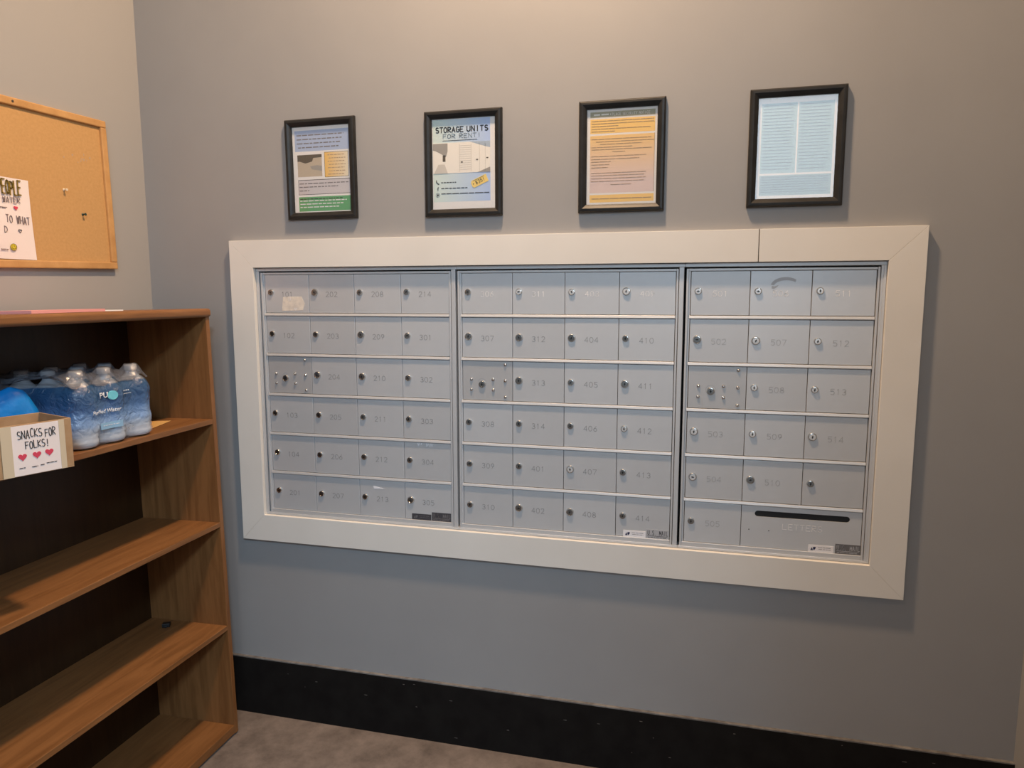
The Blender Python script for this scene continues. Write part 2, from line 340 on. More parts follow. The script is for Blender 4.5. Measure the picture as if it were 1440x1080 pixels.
# white casing around the mailboxes, mitred, its top board in two lengths
OX0, OX1, OZ0, OZ1 = -.1190, 2.0150, .6688, 1.7120
YT = -.020
def board(name, pts, label):
    b = MB(); b.prism(pts, YT, 0); return struct(b.build(name, 'trim', bevel=.0007), label)
e = .00025; ej = .0011; JX = 1.587
board('trim_1', [(OX0, OZ1), (JX-ej, OZ1), (JX-ej, HZ1), (HX0, HZ1)], 'white top board of the mailbox casing, long left length')
board('trim_2', [(JX+ej, OZ1), (OX1, OZ1), (HX1, HZ1), (JX+ej, HZ1)], 'white top board of the mailbox casing, short right length')
board('trim_3', [(OX1, OZ1-e), (OX1, OZ0+e), (HX1, HZ0), (HX1, HZ1-e)], 'white right board of the mailbox casing')
board('trim_4', [(OX0, OZ0), (OX1, OZ0), (HX1, HZ0-e*.3), (HX0, HZ0-e*.3)], 'white bottom board of the mailbox casing')
board('trim_5', [(OX0, OZ1-e), (HX0, HZ1-e), (HX0, HZ0), (OX0, OZ0+e)], 'white left board of the mailbox casing')
b = MB(); b.box(JX-ej, JX+ej, YT+.0003, -.001, HZ1, OZ1)
struct(b.build('trim_6', 'crack'), 'dark open joint between the two top boards')

# ---------------------------------------------------------------- mailboxes
DW, DH, ZT, UX = .165, .13717, 1.6011, .7023
def lock_mb(big):
    k = 1.18 if big else 1.0
    b = MB(); r = .0094*k
    b.lathe([(r*1.12, 0), (r*1.12, .0012), (r*1.0, .0042), (r*.93, .0052), (r*.84, .0054), (r*.80, .0048), (.0001, .0051)], 28, 'y', mis=[0, 0, 0, 0, 0, 1, 1])
    b.box(-.0011, .0011, -.0056, -.005, -.0042, .0042, 2); b.box(-.0024, .0024, -.0057, -.005, -.0012, .0012, 2)
    return b
M['lockglint'] = mat('lock_face_glint', (.74, .75, .76), .38, .5)  # paler lock faces: bright reflections painted into the colour, dark ones in lock_face
lock_me = [lock_mb(q).mesh('lock', ['chrome', f_, 'black'], True) for f_ in ('lockface', 'lockglint') for q in (False, True)]
for me in lock_me: me.set_sharp_from_angle(angle=.6)
def inst(name, me, parent, loc, rot=(0, 0, 0), scale=None):
    o = bpy.data.objects.new(name, me); C.objects.link(o); o.parent = parent; o.location = loc; o.rotation_euler = rot
    if scale: o.scale = scale
    return o
b = MB(); prof = [(.0052, 0), (.0052, .0006), (.0047, .0024), (.0034, .0040), (.0018, .0048), (.0001, .0050)]; b.lathe(prof, 16, 'y'); rivet_me = b.mesh('rivet', ['rivet'], True)
def door_mesh(w_, h_):
    b = MB(); b.box(0, w_, 0, .008, -h_, 0); return b
names = {0: [['101', '202', '208', '214'], ['102', '203', '209', '301'], [None, '204', '210', '302'], ['103', '205', '211', '303'], ['104', '206', '212', '304'], ['201', '207', '213', '305']],
         1: [['306', '311', '403', '409'], ['307', '312', '404', '410'], [None, '313', '405', '411'], ['308', '314', '406', '412'], ['309', '401', '407', '413'], ['310', '402', '408', '414']],
         2: [['501', '506', '511'], ['502', '507', '512'], [None, '508', '513'], ['503', '509', '514'], ['504', '510', None], ['505', 'LETTERS']]}
bigs = {(0, 0, 1), (0, 1, 2), (0, 2, 1), (0, 2, 2), (0, 5, 3), (1, 1, 0), (1, 1, 1), (1, 1, 2), (1, 2, 1), (1, 2, 3), (1, 5, 1), (1, 5, 2), (1, 4, 2), (1, 0, 3), (2, 1, 0), (2, 1, 1), (2, 3, 2), (2, 4, 1), (2, 3, 0), (2, 4, 0)}
unit_label = ['aluminium mailbox panel at the left end of the white casing, doors 101 to 305',
              'aluminium mailbox panel in the middle of the white casing, doors 306 to 414',
              'aluminium mailbox panel at the right end of the casing, three columns and a letter slot']
random.seed(11)
YD = 0.0
for u in range(3):
    nc = 4 if u < 2 else 3
    X0 = u*UX
    root = empty('mailbox_panel', (X0, 0, HZ0+.001)); tag(root, unit_label[u], 'mailboxes', 'mailbox panels in the white casing')
    zo = ZT-HZ0-.001                                        # local z of the door grid's top
    xr = nc*DW
    XA = -.0295 if u == 0 else -.0165
    XB = xr+.0255 if u < 2 else HX1-X0-.0006
    ZB = 0.0; ZU = HZ1-HZ0-.0025
    # body and surrounding frame
    b = MB(); b.box(XA, XB, .030, .110, ZB, ZU, 1)
    body = b.build('cabinet_body', ['alu_b', 'gap'], root)
    b = MB()
    b.box(XA, XB, -.006, .030, ZU-.0105, ZU)                        # top rail
    b.box(XA, XB, -.006, .030, ZB, ZB+.0075)                        # bottom rail
    if u == 0: b.box(XA, XA+.011, -.0058, .030, ZB+.0075, ZU-.0105)
    b.box(xr+.0085, XB if u == 2 and False else min(XB, xr+.0225), -.0058, .030, ZB+.0075, ZU-.0105)
    if u == 2: b.box(XB-.0075, XB, -.0075, .030, ZB+.0075, ZU-.0105)
    b.build('outer_frame', 'rail', root, bevel=.0012)
    b = MB()                                                        # hinged master frame
    zt = zo+.0035; zb = zo-6*DH-.0015
    b.box(-.0128, -.0065, -.0055, .028, zb-.008, zt); b.box(-.0065, -.0008, -.0005, .028, zb-.008, zt)
    b.box(xr+.0010, xr+.0070, -.0055, .028, zb-.008, zt)
    b.box(-.0065, xr+.0010, -.0030, .028, zo-.0035, zt)
    b.box(-.0065, xr+.0010, -.0045, .028, zb-.008, zo-6*DH+.0052)
    b.build('master_frame', 'rail', root, bevel=.0010)
    for r in range(1, 6):
        b = MB(); zc = zo-r*DH
        b.prism([(0, 0)], 0, 0) if False else None
        b.add([(-.003, .028, zc-.0052), (-.003, -.0018, zc-.0052), (-.003, -.0052, zc-.0030), (-.003, -.0030, zc+.0046), (-.003, .028, zc+.0046),
               (xr, .028, zc-.0052), (xr, -.0018, zc-.0052), (xr, -.0052, zc-.0030), (xr, -.0030, zc+.0046), (xr, .028, zc+.0046)],
              [(0, 1, 2, 3, 4), (9, 8, 7, 6, 5), (0, 5, 6, 1), (1, 6, 7, 2), (2, 7, 8, 3), (3, 8, 9, 4), (4, 9, 5, 0)])
        b.build('shelf_rail', 'rail', root, bevel=.0006)
    for r, row in enumerate(names[u]):
        x = 0
        for c, nm in enumerate(row):
            span = 2 if nm == 'LETTERS' else 1
            zt_ = zo-r*DH-.0062; h_ = DH-.0124
            if r == 0: zt_ = zo-.0045; h_ = DH-.0107
            x_ = c*DW+.0007; w_ = span*DW-.0014
            jy = random.uniform(-.0004, .0004)
            master = (r == 2 and c == 0)
            if nm == 'LETTERS':
                sx0, sx1, sz = 1.6075-X0-x_, 1.8675-X0-x_, -(ZT-5*DH-.8862-.0062); rr = .0090
                b = MB(); ring = arc(sx1-rr, sz, rr, rr, -90, 90, 8)+arc(sx0+rr, sz, rr, rr, 90, 270, 8)
                # plate with a real slot: four strips and rounded ends
                b.box(0, w_, 0, .004, sz+rr, 0); b.box(0, w_, 0, .004, -h_, sz-rr)
                b.box(0, sx0, 0, .004, sz-rr, sz+rr); b.box(sx1, w_, 0, .004, sz-rr, sz+rr)
                for sgn in (1, -1):
                    q = arc(sx0+rr, sz, rr, rr, 90, 180, 6) if sgn > 0 else arc(sx0+rr, sz, rr, rr, 180, 270, 6)
                    b.prism([(sx0, sz+sgn*rr)]+q, 0, .004)
                    q = arc(sx1-rr, sz, rr, rr, 90, 0, 6) if sgn > 0 else arc(sx1-rr, sz, rr, rr, 0, -90, 6)
                    b.prism([(sx1, sz+sgn*rr)]+q, 0, .004)
                d = b.build('door', 'alu', root, loc=(x_, YD, zt_)); d['label'] = 'wide door with a black slot above the word LETTERS'
                b = MB(); b.box(sx0-.004, sx1+.004, .0045, .006, sz-rr-.003, sz+rr+.003); b.build('slot_flap', 'black', d)
                b = MB(); write(b, 'LETTERS', 1.6865-X0-x_, .8432-HZ0-.001-zt_, .0165, .0112, .0050, .0013, -.0004, .0002)
                b.build('lettering', 'engrave_l', d)
                b = MB()
                for hx in (1.5926, 1.6487): b.lathe([(.0016, 0), (.0016, .0006)], 10, 'y', (hx-X0-x_, 0, .8364-HZ0-.001-zt_), 0)
                b.build('screw_hole', 'black', d)
                continue
            b = door_mesh(w_, h_)
            d = b.build('door', 'alu_dk' if master else ('alu' if random.random() < .62 else 'alu_b'), root, bevel=.0009, loc=(x_, YD+jy, zt_))
            if master:
                for (px, pz) in ((.0298, .0648), (.1013, .0643), (.0296, .0974), (.102, .0976), (.1414, .0160), (.1413, .0674), (.1418, .1190)):
                    inst('rivet', rivet_me, d, (px-.0007, 0, -(pz-.0062)))
                b = MB(); cx, cz = .0646, -.0735
                for k in range(20):
                    a0, a1 = 2*PI*k/20, 2*PI*(k+1)/20
                    b.prism([(cx+.0148*math.cos(a0), cz+.004+.0148*math.sin(a0)), (cx+.0148*math.cos(a1), cz+.004+.0148*math.sin(a1)), (cx+.0135*math.cos(a1), cz+.004+.0135*math.sin(a1)), (cx+.0135*math.cos(a0), cz+.004+.0135*math.sin(a0))], -.0004, .0001)
                b.build('lock_ring', 'smudge', d)
                inst('lock', lock_me[0], d, (cx, 0, cz), (0, random.uniform(-.5, .5), 0), (1.1, 1, 1.1))
                continue
            big = (u, r, c) in bigs
            inst('lock', lock_me[int(big)+2*int((u == 2 and (r, c) not in ((4, 1), (4, 2), (5, 0), (1, 0))) or (u, r, c) in ((1, 0, 3), (1, 3, 3), (1, 4, 2), (1, 0, 1), (1, 0, 2)))], d, (.0205+random.uniform(-.001, .001), 0, -.0595+random.uniform(-.001, .001)+(.0015 if r == 0 else 0)),
                 (random.uniform(-.04, .04), random.choice([0, 0, .4, PI/2, -.5])+random.uniform(-.2, .2), random.uniform(-.05, .05)))
            if nm:
                b = MB(); write(b, nm, 0, 0, .0160, .0108, .0044, .0012, -.00035, .0002)
                b.build('number', 'engrave_top' if r == 0 and u else ('engrave', 'engrave', 'engrave_faint')[u], d, loc=(.0615, 0, -.0725))
            if (u, r, c) == (0, 0, 0):
                b = MB(); zz = lambda z: z-HZ0-.001-zt_
                b.prism([(.067, zz(1.523)), (.094, zz(1.5245)), (.136, zz(1.5245)), (.147, zz(1.500)), (.1395, zz(1.4785)), (.061, zz(1.4760)), (.064, zz(1.505))], -.0006, 0)
                b.stroke([[(.088, zz(1.5215)), (.089, zz(1.510))], [(.094, zz(1.521)), (.095, zz(1.512))], [(.108, zz(1.486)), (.118, zz(1.486)), (.1125, zz(1.478)), (.108, zz(1.486))]], .0012, -.0008, -.0005, 1)
                b.build('torn_label', ['tagpaper', 'white'], d)
            blobs = {(0, 1, 3): [(.010, -.112, .052, .018)], (2, 0, 1): [(.052, -.030, .018, .012)], (1, 2, 3): []}.get((u, r, c), [])
            if (u, r, c) == (2, 0, 1):
                b = MB(); o_ = arc(.094, -.044, .040, .026, 170, 45, 14); i_ = arc(.096, -.046, .034, .019, 45, 165, 14)
                b.prism(o_+i_, -.0003, .0001); b.prism([(.058, -.042), (.064, -.044), (.076, -.040), (.072, -.046), (.062, -.052), (.057, -.050)], -.0003, .0001)
                b.prism([(.060, -.055), (.068, -.054), (.064, -.060)], -.0003, .0001)
                b.build('scuff_mark', 'smudge', d)
            if (u, r, c) == (0, 4, 3):
                b = MB()
                for k, xx in enumerate((.048, .053, .062, .080, .086, .092, .098)): b.stroke([[(xx, -.002), (xx+random.uniform(-.003, .003), -.006-.008*random.random())]], .0022, -.0004, .0001)
                b.build('tape_residue', 'white', d)
            if (u, r, c) == (0, 5, 2):
                b = MB(); b.prism([(.050, -.020), (.052, -.030), (.090, -.028)], -.0006, .0001); b.build('paper_scrap', 'white', d)
    # postal labels at the lower right corner
    sx = {0: .519, 1: 1.2218, 2: 1.7596}[u]-X0
    if u == 2: sx2 = 1.8325-X0
    else: sx2 = sx+.0708
    zl = .7835-HZ0-.001
    b = MB(); c0, c1 = (('decal', 'decal_m') if u == 0 else ('white', 'eagle'))
    b.box(sx, sx+.0688, -.0008, .0001, zl, zl+.0205, 0)
    b.prism([(sx+.006, zl+.0045), (sx+.0095, zl+.0135), (sx+.0115, zl+.0095), (sx+.0135, zl+.0045)], -.0010, -.0005, 1)
    b.prism([(sx+.012, zl+.0125), (sx+.016, zl+.015), (sx+.021, zl+.0145), (sx+.0195, zl+.009), (sx+.0165, zl+.0055), (sx+.0145, zl+.0055)], -.0010, -.0005, 1)
    for k, zz in enumerate((.0138, .0085)): squiggle(b, sx+.026+.002*k, sx+.062, zl+zz, .0028, -.0010, -.0005, 2)
    b.build('postal_label', [c0, c1, 'inksoft' if u else 'decal_m'], root)
    b = MB(); cc = ['decal', 'decal_g', 'decal_m'][u]
    b.box(sx2, sx2+.0670, -.0008, .0001, zl-.0015, zl+.0290, 0)
    write(b, 'U.S. MAIL', sx2+.0045, zl+.0115, .0135, .0048, .0022, .0014, -.0010, -.0005, 1)
    b.box(sx2+.003, sx2+.064, -.0010, -.0005, zl+.0078, zl+.0090, 1)
    squiggle(b, sx2+.005, sx2+.060, zl+.004, .003, -.0010, -.0005, 1)
    b.build('mail_label', [cc, {0: 'inksoft', 1: 'ink', 2: 'decal_g'}[u]], root)

# ---------------------------------------------------------------- picture frames
def picture(xc, zc, tilt, label, content):
    W_, H_ = .2495, .318
    t = empty('picture_frame', (xc, -.0005, zc), (0, tilt, 0)); tag(t, label, 'picture frame', 'black frames above the mailboxes')
    prof = [(0, 0), (0, .010), (.004, .0155), (.011, .0165), (.018, .0125), (.0228, .0085), (.0235, .003), (.0235, 0)]   # (inward, outward)
    b = MB(); vs = []; 
    cor = [(-1, -1), (1, -1), (1, 1), (-1, 1)]
    for sx, sz in cor:
        for i, o in prof: vs.append((sx*(W_/2-i), -o, sz*(H_/2-i)))
    n = len(prof); fs = []
    for k in range(4):
        for i in range(n):
            j = (i+1) % n; fs.append((k*n+i, k*n+j, ((k+1) % 4)*n+j, ((k+1) % 4)*n+i))
    b.add(vs, fs); b.build('moulding', 'frame', t, bevel=.0008)
    pw, ph = W_-.045, H_-.045
    b = MB(); b.box(-pw/2, pw/2, -.0030, -.0005, -ph/2, ph/2); sh = b.build('sheet', 'paper', t)
    content(sh, pw, ph)
    b = MB(); b.box(-pw/2, pw/2, -.0062, -.0052, -ph/2, ph/2); b.build('glass_pane', 'pane', t)
YP = -.0031
def sub(parent, name, mats, fn, loc=None):
    b = MB(); fn(b); return b.build(name, mats, parent, loc=loc)
def c1(sh, pw, ph):
    X = lambda f: -pw/2+f*pw; Z = lambda f: ph/2-f*ph
    def f(b):
        b.box(X(.045), X(.995), YP, -.003, Z(.285), Z(.045), 0)
        for k in range(4): squiggle(b, X(.08+.02*(k == 3)), X(.90-.03*k), Z(.10+.047*k), .0068, YP-.0002, YP, 1, 2, 6)
    sub(sh, 'blue_text_block', ['p_blue', 'inksoft'], f)
    def f(b):
        b.box(X(.08), X(.51), YP, -.003, Z(.58), Z(.325), 0)
        b.prism([(X(.08), Z(.325)), (X(.51), Z(.325)), (X(.51), Z(.36)), (X(.36), Z(.365)), (X(.34), Z(.405)), (X(.22), Z(.425)), (X(.12), Z(.40)), (X(.08), Z(.40))], YP-.0002, YP, 1)
        b.prism([(X(.30), Z(.46)), (X(.42), Z(.45)), (X(.51), Z(.46)), (X(.51), Z(.52)), (X(.44), Z(.51)), (X(.33), Z(.495))], YP-.0002, YP, 2)
    sub(sh, 'photo', ['p_photo', 'p_photodark', 'p_photogrey'], f)
    o = sub(sh, 'orange_text_block', ['p_orangegrad', 'ink', 'p_line'], lambda b: (
        b.box(0, pw*.415, YP, -.003, -ph*.29, 0, 1), b.box(.0012, pw*.415-.0012, YP-.0002, YP, -ph*.29+.0012, -.0012, 0),
        [squiggle(b, .012+.004*(k % 2), pw*.415-.010-.004*((k+1) % 2), -ph*(.035+.037*k), .0045, YP-.0004, YP-.0002, 2, 2, 5) for k in range(7)]), loc=(X(.555), 0, Z(.305)))
    def f(b):
        b.box(X(.08), X(.995), YP, -.003, Z(.79), Z(.615), 1); b.box(X(.086), X(.99), YP-.0002, YP, Z(.785), Z(.622), 0)
        squiggle(b, X(.10), X(.96), Z(.66), .006, YP-.0004, YP-.0002, 2, 2, 6); squiggle(b, X(.10), X(.78), Z(.70), .006, YP-.0004, YP-.0002, 2, 2, 6); squiggle(b, X(.10), X(.27), Z(.742), .006, YP-.0004, YP-.0002, 2)
    sub(sh, 'grey_text_block', ['p_grey', 'ink', 'inksoft'], f)
    def f(b):
        b.box(X(.08), X(.99), YP, -.003, Z(.985), Z(.815), 0)
        squiggle(b, X(.10), X(.85), Z(.84), .005, YP-.0002, YP, 2, 2, 6)
        for k in range(3): squiggle(b, X(.10), X(.92-.06*k), Z(.862+.037*k), .006, YP-.0002, YP, 1, 2, 6)
    sub(sh, 'green_text_block', ['p_green', 'white', 'ink'], f)
def c2(sh, pw, ph):
    X = lambda f: -pw/2+f*pw; Z = lambda f: ph/2-f*ph
    sub(sh, 'leaflet_background', ['p_leaflet'], lambda b: b.box(0, pw*.905, YP, -.003, -ph*.905, 0), loc=(X(.015), 0, Z(.01)))
    b = MB(); write(b, 'STORAGE', X(.065), Z(.150), .0150, .0096, .0036, .0030, YP-.0006, YP-.0002); write(b, 'UNITS', X(.560), Z(.150), .0150, .0098, .0044, .0030, YP-.0006, YP-.0002)
    b.build('headline', 'ink', sh)
    b = MB(); write(b, 'FOR', X(.18), Z(.215), .0120, .0105, .0040, .0020, YP-.0006, YP-.0002); write(b, 'RENT!', X(.44), Z(.215), .0120, .0105, .0040, .0020, YP-.0006, YP-.0002)
    b.box(X(.17), X(.72), YP-.0006, YP-.0002, Z(.243), Z(.238), 1); b.build('subheading', ['p_bluegrey2', 'ink'], sh)
    def f(b):
        y0, y1 = YP-.0006, YP-.0002
        b.box(X(.015), X(.92), y0, y1, Z(.60), Z(.265), 0)
        b.prism([(X(.015), Z(.265)), (X(.26), Z(.265)), (X(.26), Z(.60)), (X(.015), Z(.60))], y0-.0002, y0, 1)
        b.prism([(X(.015), Z(.27)), (X(.25), Z(.27)), (X(.25), Z(.36)), (X(.22), Z(.42)), (X(.14), Z(.38)), (X(.06), Z(.35)), (X(.015), Z(.34))], y0-.0004, y0-.0002, 2)
        b.box(X(.17), X(.215), y0-.0004, y0-.0002, Z(.47), Z(.40), 3); b.prism([(X(.03), Z(.60)), (X(.25), Z(.60)), (X(.20), Z(.50)), (X(.10), Z(.50))], y0-.0004, y0-.0002, 4)
        b.prism([(X(.60), Z(.262)), (X(.78), Z(.262)), (X(.92), Z(.265)), (X(.92), Z(.335))], y0-.0003, y0, 5)
        for k in range(12): b.box(X(.44), X(.62), y0-.0003, y0, Z(.30+.0235*k+.004), Z(.30+.0235*k), 4)
        for xx in (.435, .62, .75, .84): b.box(X(xx), X(xx+.006), y0-.0003, y0, Z(.585), Z(.285), 4)
        for xx, zz in ((.46, .475), (.70, .455), (.86, .44)): b.box(X(xx), X(xx+.03), y0-.0005, y0, Z(zz+.012), Z(zz), 3)
        b.prism([(X(.72), Z(.60)), (X(.92), Z(.60)), (X(.92), Z(.545))], y0-.0003, y0, 2)
    sub(sh, 'photo', ['p_photolight', 'p_photolight', 'p_photogrey', 'p_photodark', 'p_slat', 'p_bluegrey'], f)
    def f(b):
        y0, y1 = YP-.0006, YP-.0002
        b.stroke([[(X(.065), Z(.675)), (X(.065), Z(.690)), (X(.075), Z(.705)), (X(.095), Z(.715)), (X(.105), Z(.713))]], .0028, y0, y1)
        b.stroke([[(X(.098), Z(.750)), (X(.088), Z(.752)), (X(.086), Z(.790))], [(X(.075), Z(.768)), (X(.098), Z(.766))]], .0016, y0, y1)
        b.prism(arc(X(.085), Z(.838), .0032, .0032, 0, 360, 8)[:-1], y0, y1); b.stroke([arc(X(.085), Z(.838), .0062, .0062, 0, 360, 12)], .0007, y0, y1)
        squiggle(b, X(.14), X(.38), Z(.700), .0050, y0, y1, 0, 1.5, 3); squiggle(b, X(.14), X(.56), Z(.765), .0050, y0, y1, 0, 2, 5); squiggle(b, X(.14), X(.90), Z(.825), .0050, y0, y1, 0, 5, 12)
    sub(sh, 'contact_lines', ['ink'], f)
    def f(b):
        b.T = Matrix.Translation((X(.745), 0, Z(.700))) @ Matrix.Rotation(-math.radians(23), 4, 'Y')
        b.prism([(-.026, -.006), (-.022, -.0115), (.028, -.0115), (.028, .0115), (-.022, .0115), (-.026, .006)], YP-.0010, YP-.0004, 0)
        write(b, '$35!', -.012, -.005, .0105, .0060, .0022, .0013, YP-.0013, YP-.0009, 1)
        b.stroke([[(-.018, .0088), (.020, .0088)]], .0010, YP-.0013, YP-.0009, 1); b.prism(arc(-.020, 0, .0018, .0018, 0, 360, 8)[:-1], YP-.0013, YP-.0009, 1)
    sub(sh, 'price_tag', ['p_tag', 'ink'], f)
def c3(sh, pw, ph):
    X = lambda f: -pw/2+f*pw; Z = lambda f: ph/2-f*ph
    y0, y1 = YP-.0005, YP-.0001
    def f(b):
        b.box(X(.05), X(.965), YP, -.003, Z(.088), Z(.030), 0); squiggle(b, X(.10), X(.34), Z(.060), .008, y0, y1, 1, 4, 6)
        write(b, 'PLACE', X(.36), Z(.074), .0072, .0036, .0018, .0010, y0, y1, 1); write(b, 'SECURITY'.replace('Y', 'T') if 'Y' not in G else 'SECURITY', X(.51), Z(.074), .0072, .0036, .0018, .0010, y0, y1, 1)
        write(b, 'NOTICE', X(.74), Z(.074), .0072, .0036, .0018, .0010, y0, y1, 1)
    sub(sh, 'header', ['p_olive', 'p_cream'], f)
    def f(b):
        b.box(X(.05), X(.965), YP, -.003, Z(.255), Z(.105), 0)
        for k, e_ in enumerate((.95, .95, .45, .90, .40)): squiggle(b, X(.07), X(e_), Z(.125+.027*k), .0030, y0, y1, 1, 8, 20)
    sub(sh, 'orange_text_block', ['p_orange2', 'p_line'], f)
    def f(b):
        h = ph*.60; b.box(0, pw*.915, YP, -.003, -h, 0, 0); b.stroke([[(pw*.91, 0), (pw*.91, -h)]], .0010, y0, y1, 1)
        for z, a_, e_ in ((.035, .02, .86), (.075, .08, .90), (.115, .14, .74), (.16, .02, .60), (.195, .02, .88), (.235, .32, .50), (.30, .02, .80), (.345, .02, .70), (.385, .02, .30), (.43, .02, .28), (.475, .02, .26), (.56, .02, .80), (.60, .02, .78), (.645, .02, .80), (.69, .02, .78), (.745, .30, .60)):
            squiggle(b, pw*a_, pw*e_, -h*(z+.02)*1.12, .0030, y0, y1, 1, 8, 20)
    sub(sh, 'body_text', ['p_peachglare', 'p_line'], f, loc=(X(.05), 0, Z(.275)))
    def f(b):
        b.box(X(.05), X(.965), YP, -.003, Z(.975), Z(.895), 0); squiggle(b, X(.08), X(.93), Z(.935), .004, y0, y1, 1, 8, 20)
    sub(sh, 'footer_block', ['p_orange2', 'p_line'], f)
G['Y'] = [[(0, 1), (.5, .5), (1, 1)], [(.5, .5), (.5, 0)]]
def c4(sh, pw, ph):
    X = lambda f: -pw/2+f*pw; Z = lambda f: ph/2-f*ph
    y0, y1 = YP-.0005, YP-.0001
    for (a_, b_, c_, d_, m_, n_) in ((.05, .50, .06, .745, 'p_cyan', 21), (.52, .96, .06, .745, 'p_cyan', 21), (.05, .96, .765, .965, 'p_cyan2', 7)):
        def f(b):
            b.box(X(a_), X(b_), YP, -.003, Z(d_), Z(c_), 0)
            for k in range(n_): squiggle(b, X(a_+.02), X(b_-.03-.06*random.random()), Z(c_+.02+(d_-c_-.03)*k/n_), .0028, y0, y1, 1, 8, 20)
        sub(sh, 'text_block', [m_, 'p_bluegrey2'], f)
random.seed(5)
picture(.2290, 1.9352, -.006, 'black framed notice with blue, orange and green text blocks, leftmost frame above the mailboxes', c1)
picture(.7133, 1.9310, .000, 'black framed storage units for rent poster above the left mailboxes', c2)
picture(1.1970, 1.9303, .000, 'black framed orange security notice above the middle mailboxes', c3)
picture(1.6743, 1.9311, .001, 'black framed pale blue notice full of window glare, rightmost frame', c4)

# ---------------------------------------------------------------- cork board on the left wall
# local frame: x' runs toward the viewer (-y), faces +x
CBR = (0, 0, -PI/2)     # local +x -> world -y ; local -y (front) -> world -x ; so use +90 flips instead
def wall_frame(name, y, z, rx=0):
    # local x -> world +y, local -y (front) -> world +x
    return empty(name, (XL+.0005, y, z), (0, 0, PI/2))
# after rotation by +90 about z: local x -> +y, local y -> -x, so the front (-y) faces +x
cb = wall_frame('cork_board', -.1645, 1.616)
cb.rotation_euler = (0, math.radians(-1.25), PI/2)
tag(cb, 'cork notice board with a pine frame on the left wall above the bookcase', 'notice board')
BW, BH, FR = .92, .470, .022
b = MB(); b.box(-BW+.01, -.01, -.008, 0, .01, BH-.01); b.build('cork_panel', 'cork', cb)
for nm, bx in (('frame_rail', (-BW, 0, 0, FR)), ('frame_rail', (-BW, 0, BH-FR, BH)), ('frame_rail', (-FR, 0, FR, BH-FR)), ('frame_rail', (-BW, -BW+FR, FR, BH-FR))):
    b = MB(); b.box(bx[0], bx[1], -.017, 0, bx[2], bx[3]); b.build(nm, 'corkframe', cb, bevel=.003)
b = MB()
b.lathe([(.0035, 0), (.0035, .001), (.001, .002)], 12, 'y', (-.330, -.017, BH-FR/2)); b.build('screw', 'crack', cb, smooth=True)
b = MB()
for k in range(9): 
    x, z = random.uniform(-.17, -.06), random.uniform(.325, .355); b.prism(arc(x, z, random.uniform(.0015, .004), random.uniform(.0015, .005), 0, 360, 7)[:-1], -.0082, -.008)
b.build('cork_damage', 'p_line', cb)
# pins
def pin(y, z, m_, label):
    t = empty('push_pin', (XL+.0085, y, z), (0, 0, PI/2)); tag(t, label, 'push pin', 'pins in the cork board')
    b = MB(); b.lathe([(.0042, .0), (.0042, .0012), (.0022, .003), (.0022, .008), (.0042, .0105), (.0040, .0120)], 14, 'y'); b.build('head', m_, t, smooth=True)
    b = MB(); b.lathe([(.0005, -.006), (.0005, .0)], 8, 'y'); b.build('needle', 'rivet', t)
M['clearpin'] = mat('pale_pin', (.70, .60, .45), .15); M['darkpin'] = mat('dark_green_pin', (.02, .05, .04), .3)
pin(-.3478, 1.8484, 'clearpin', 'pale clear push pin beside the paper sign on the cork board')
pin(-.2845, 1.7816, 'darkpin', 'dark green push pin at the lower right of the cork board')
# hand-written sign (lower edge tucked on the bottom rail)
sg = empty('paper_sign', (XL+.0100, -.4640, 1.6325), (0, 0, PI/2)); tag(sg, 'white handwritten paper sign about water pinned to the cork board', 'sign')
b = MB(); SWD, SH = .2159, .224
nx, nz = 10, 12; vs = []; fs = []
for j in range(nz+1):
    for i in range(nx+1):
        fx = i/nx; fz = j/nz; edge = -.002-.012*(1-fz)**2*0 - (.007*max(0, fz-.1))*0
        x = -SWD*(1-fx); x += (-.0085*math.sin(fz*PI/2))*(fx)
        y = -.0006-.0035*math.sin(fx*PI)*abs(math.sin(fz*4.0))-.002*(fx**4)
        vs.append((x, y, fz*SH))
k0 = len(vs); vs += [(x, y+.0003, z) for x, y, z in vs]
for j in range(nz):
    for i in range(nx):
        q = (j*(nx+1)+i, j*(nx+1)+i+1, (j+1)*(nx+1)+i+1, (j+1)*(nx+1)+i); fs.append(q); fs.append(tuple(k0+v for v in reversed(q)))
b.add(vs, fs); b.build('sheet', 'paperwarm', sg, smooth=True)
yy0, yy1 = -.0058, -.0040
b = MB(); write(b, 'PEOPLE', -.1060, SH-.0450, .0380, .0088, .0034, .0034, yy0, yy1, 0, .06); b.build('heading', 'yellowink', sg)
b = MB(); write(b, 'WATER', -.0950, SH-.0680, .0145, .0083, .0030, .0011, yy0, yy1, 0, .1)
write(b, 'TO WHAT', -.0890, SH-.1240, .0205, .0080, .0028, .0011, yy0, yy1, 0, .08)
write(b, 'D', -.0965, SH-.1510, .0165, .0085, .0035, .0011, yy0, yy1, 0)
squiggle(b, -.115, -.084, SH-.0830, .004, yy0, yy1); squiggle(b, -.112, -.090, SH-.198, .004, yy0, yy1)
b.stroke([heart(-.0490, SH-.144, .0100)+[heart(-.0490, SH-.144, .0100)[0]]], .0009, yy0, yy1)
b.build('handwriting', 'markgrey', sg)
b = MB(); b.prism(heart(-.0565, SH-.0815, .0125), yy0, yy1); b.build('red_heart', 'red', sg)
SX, SZZ = -.0740, SH-.1910
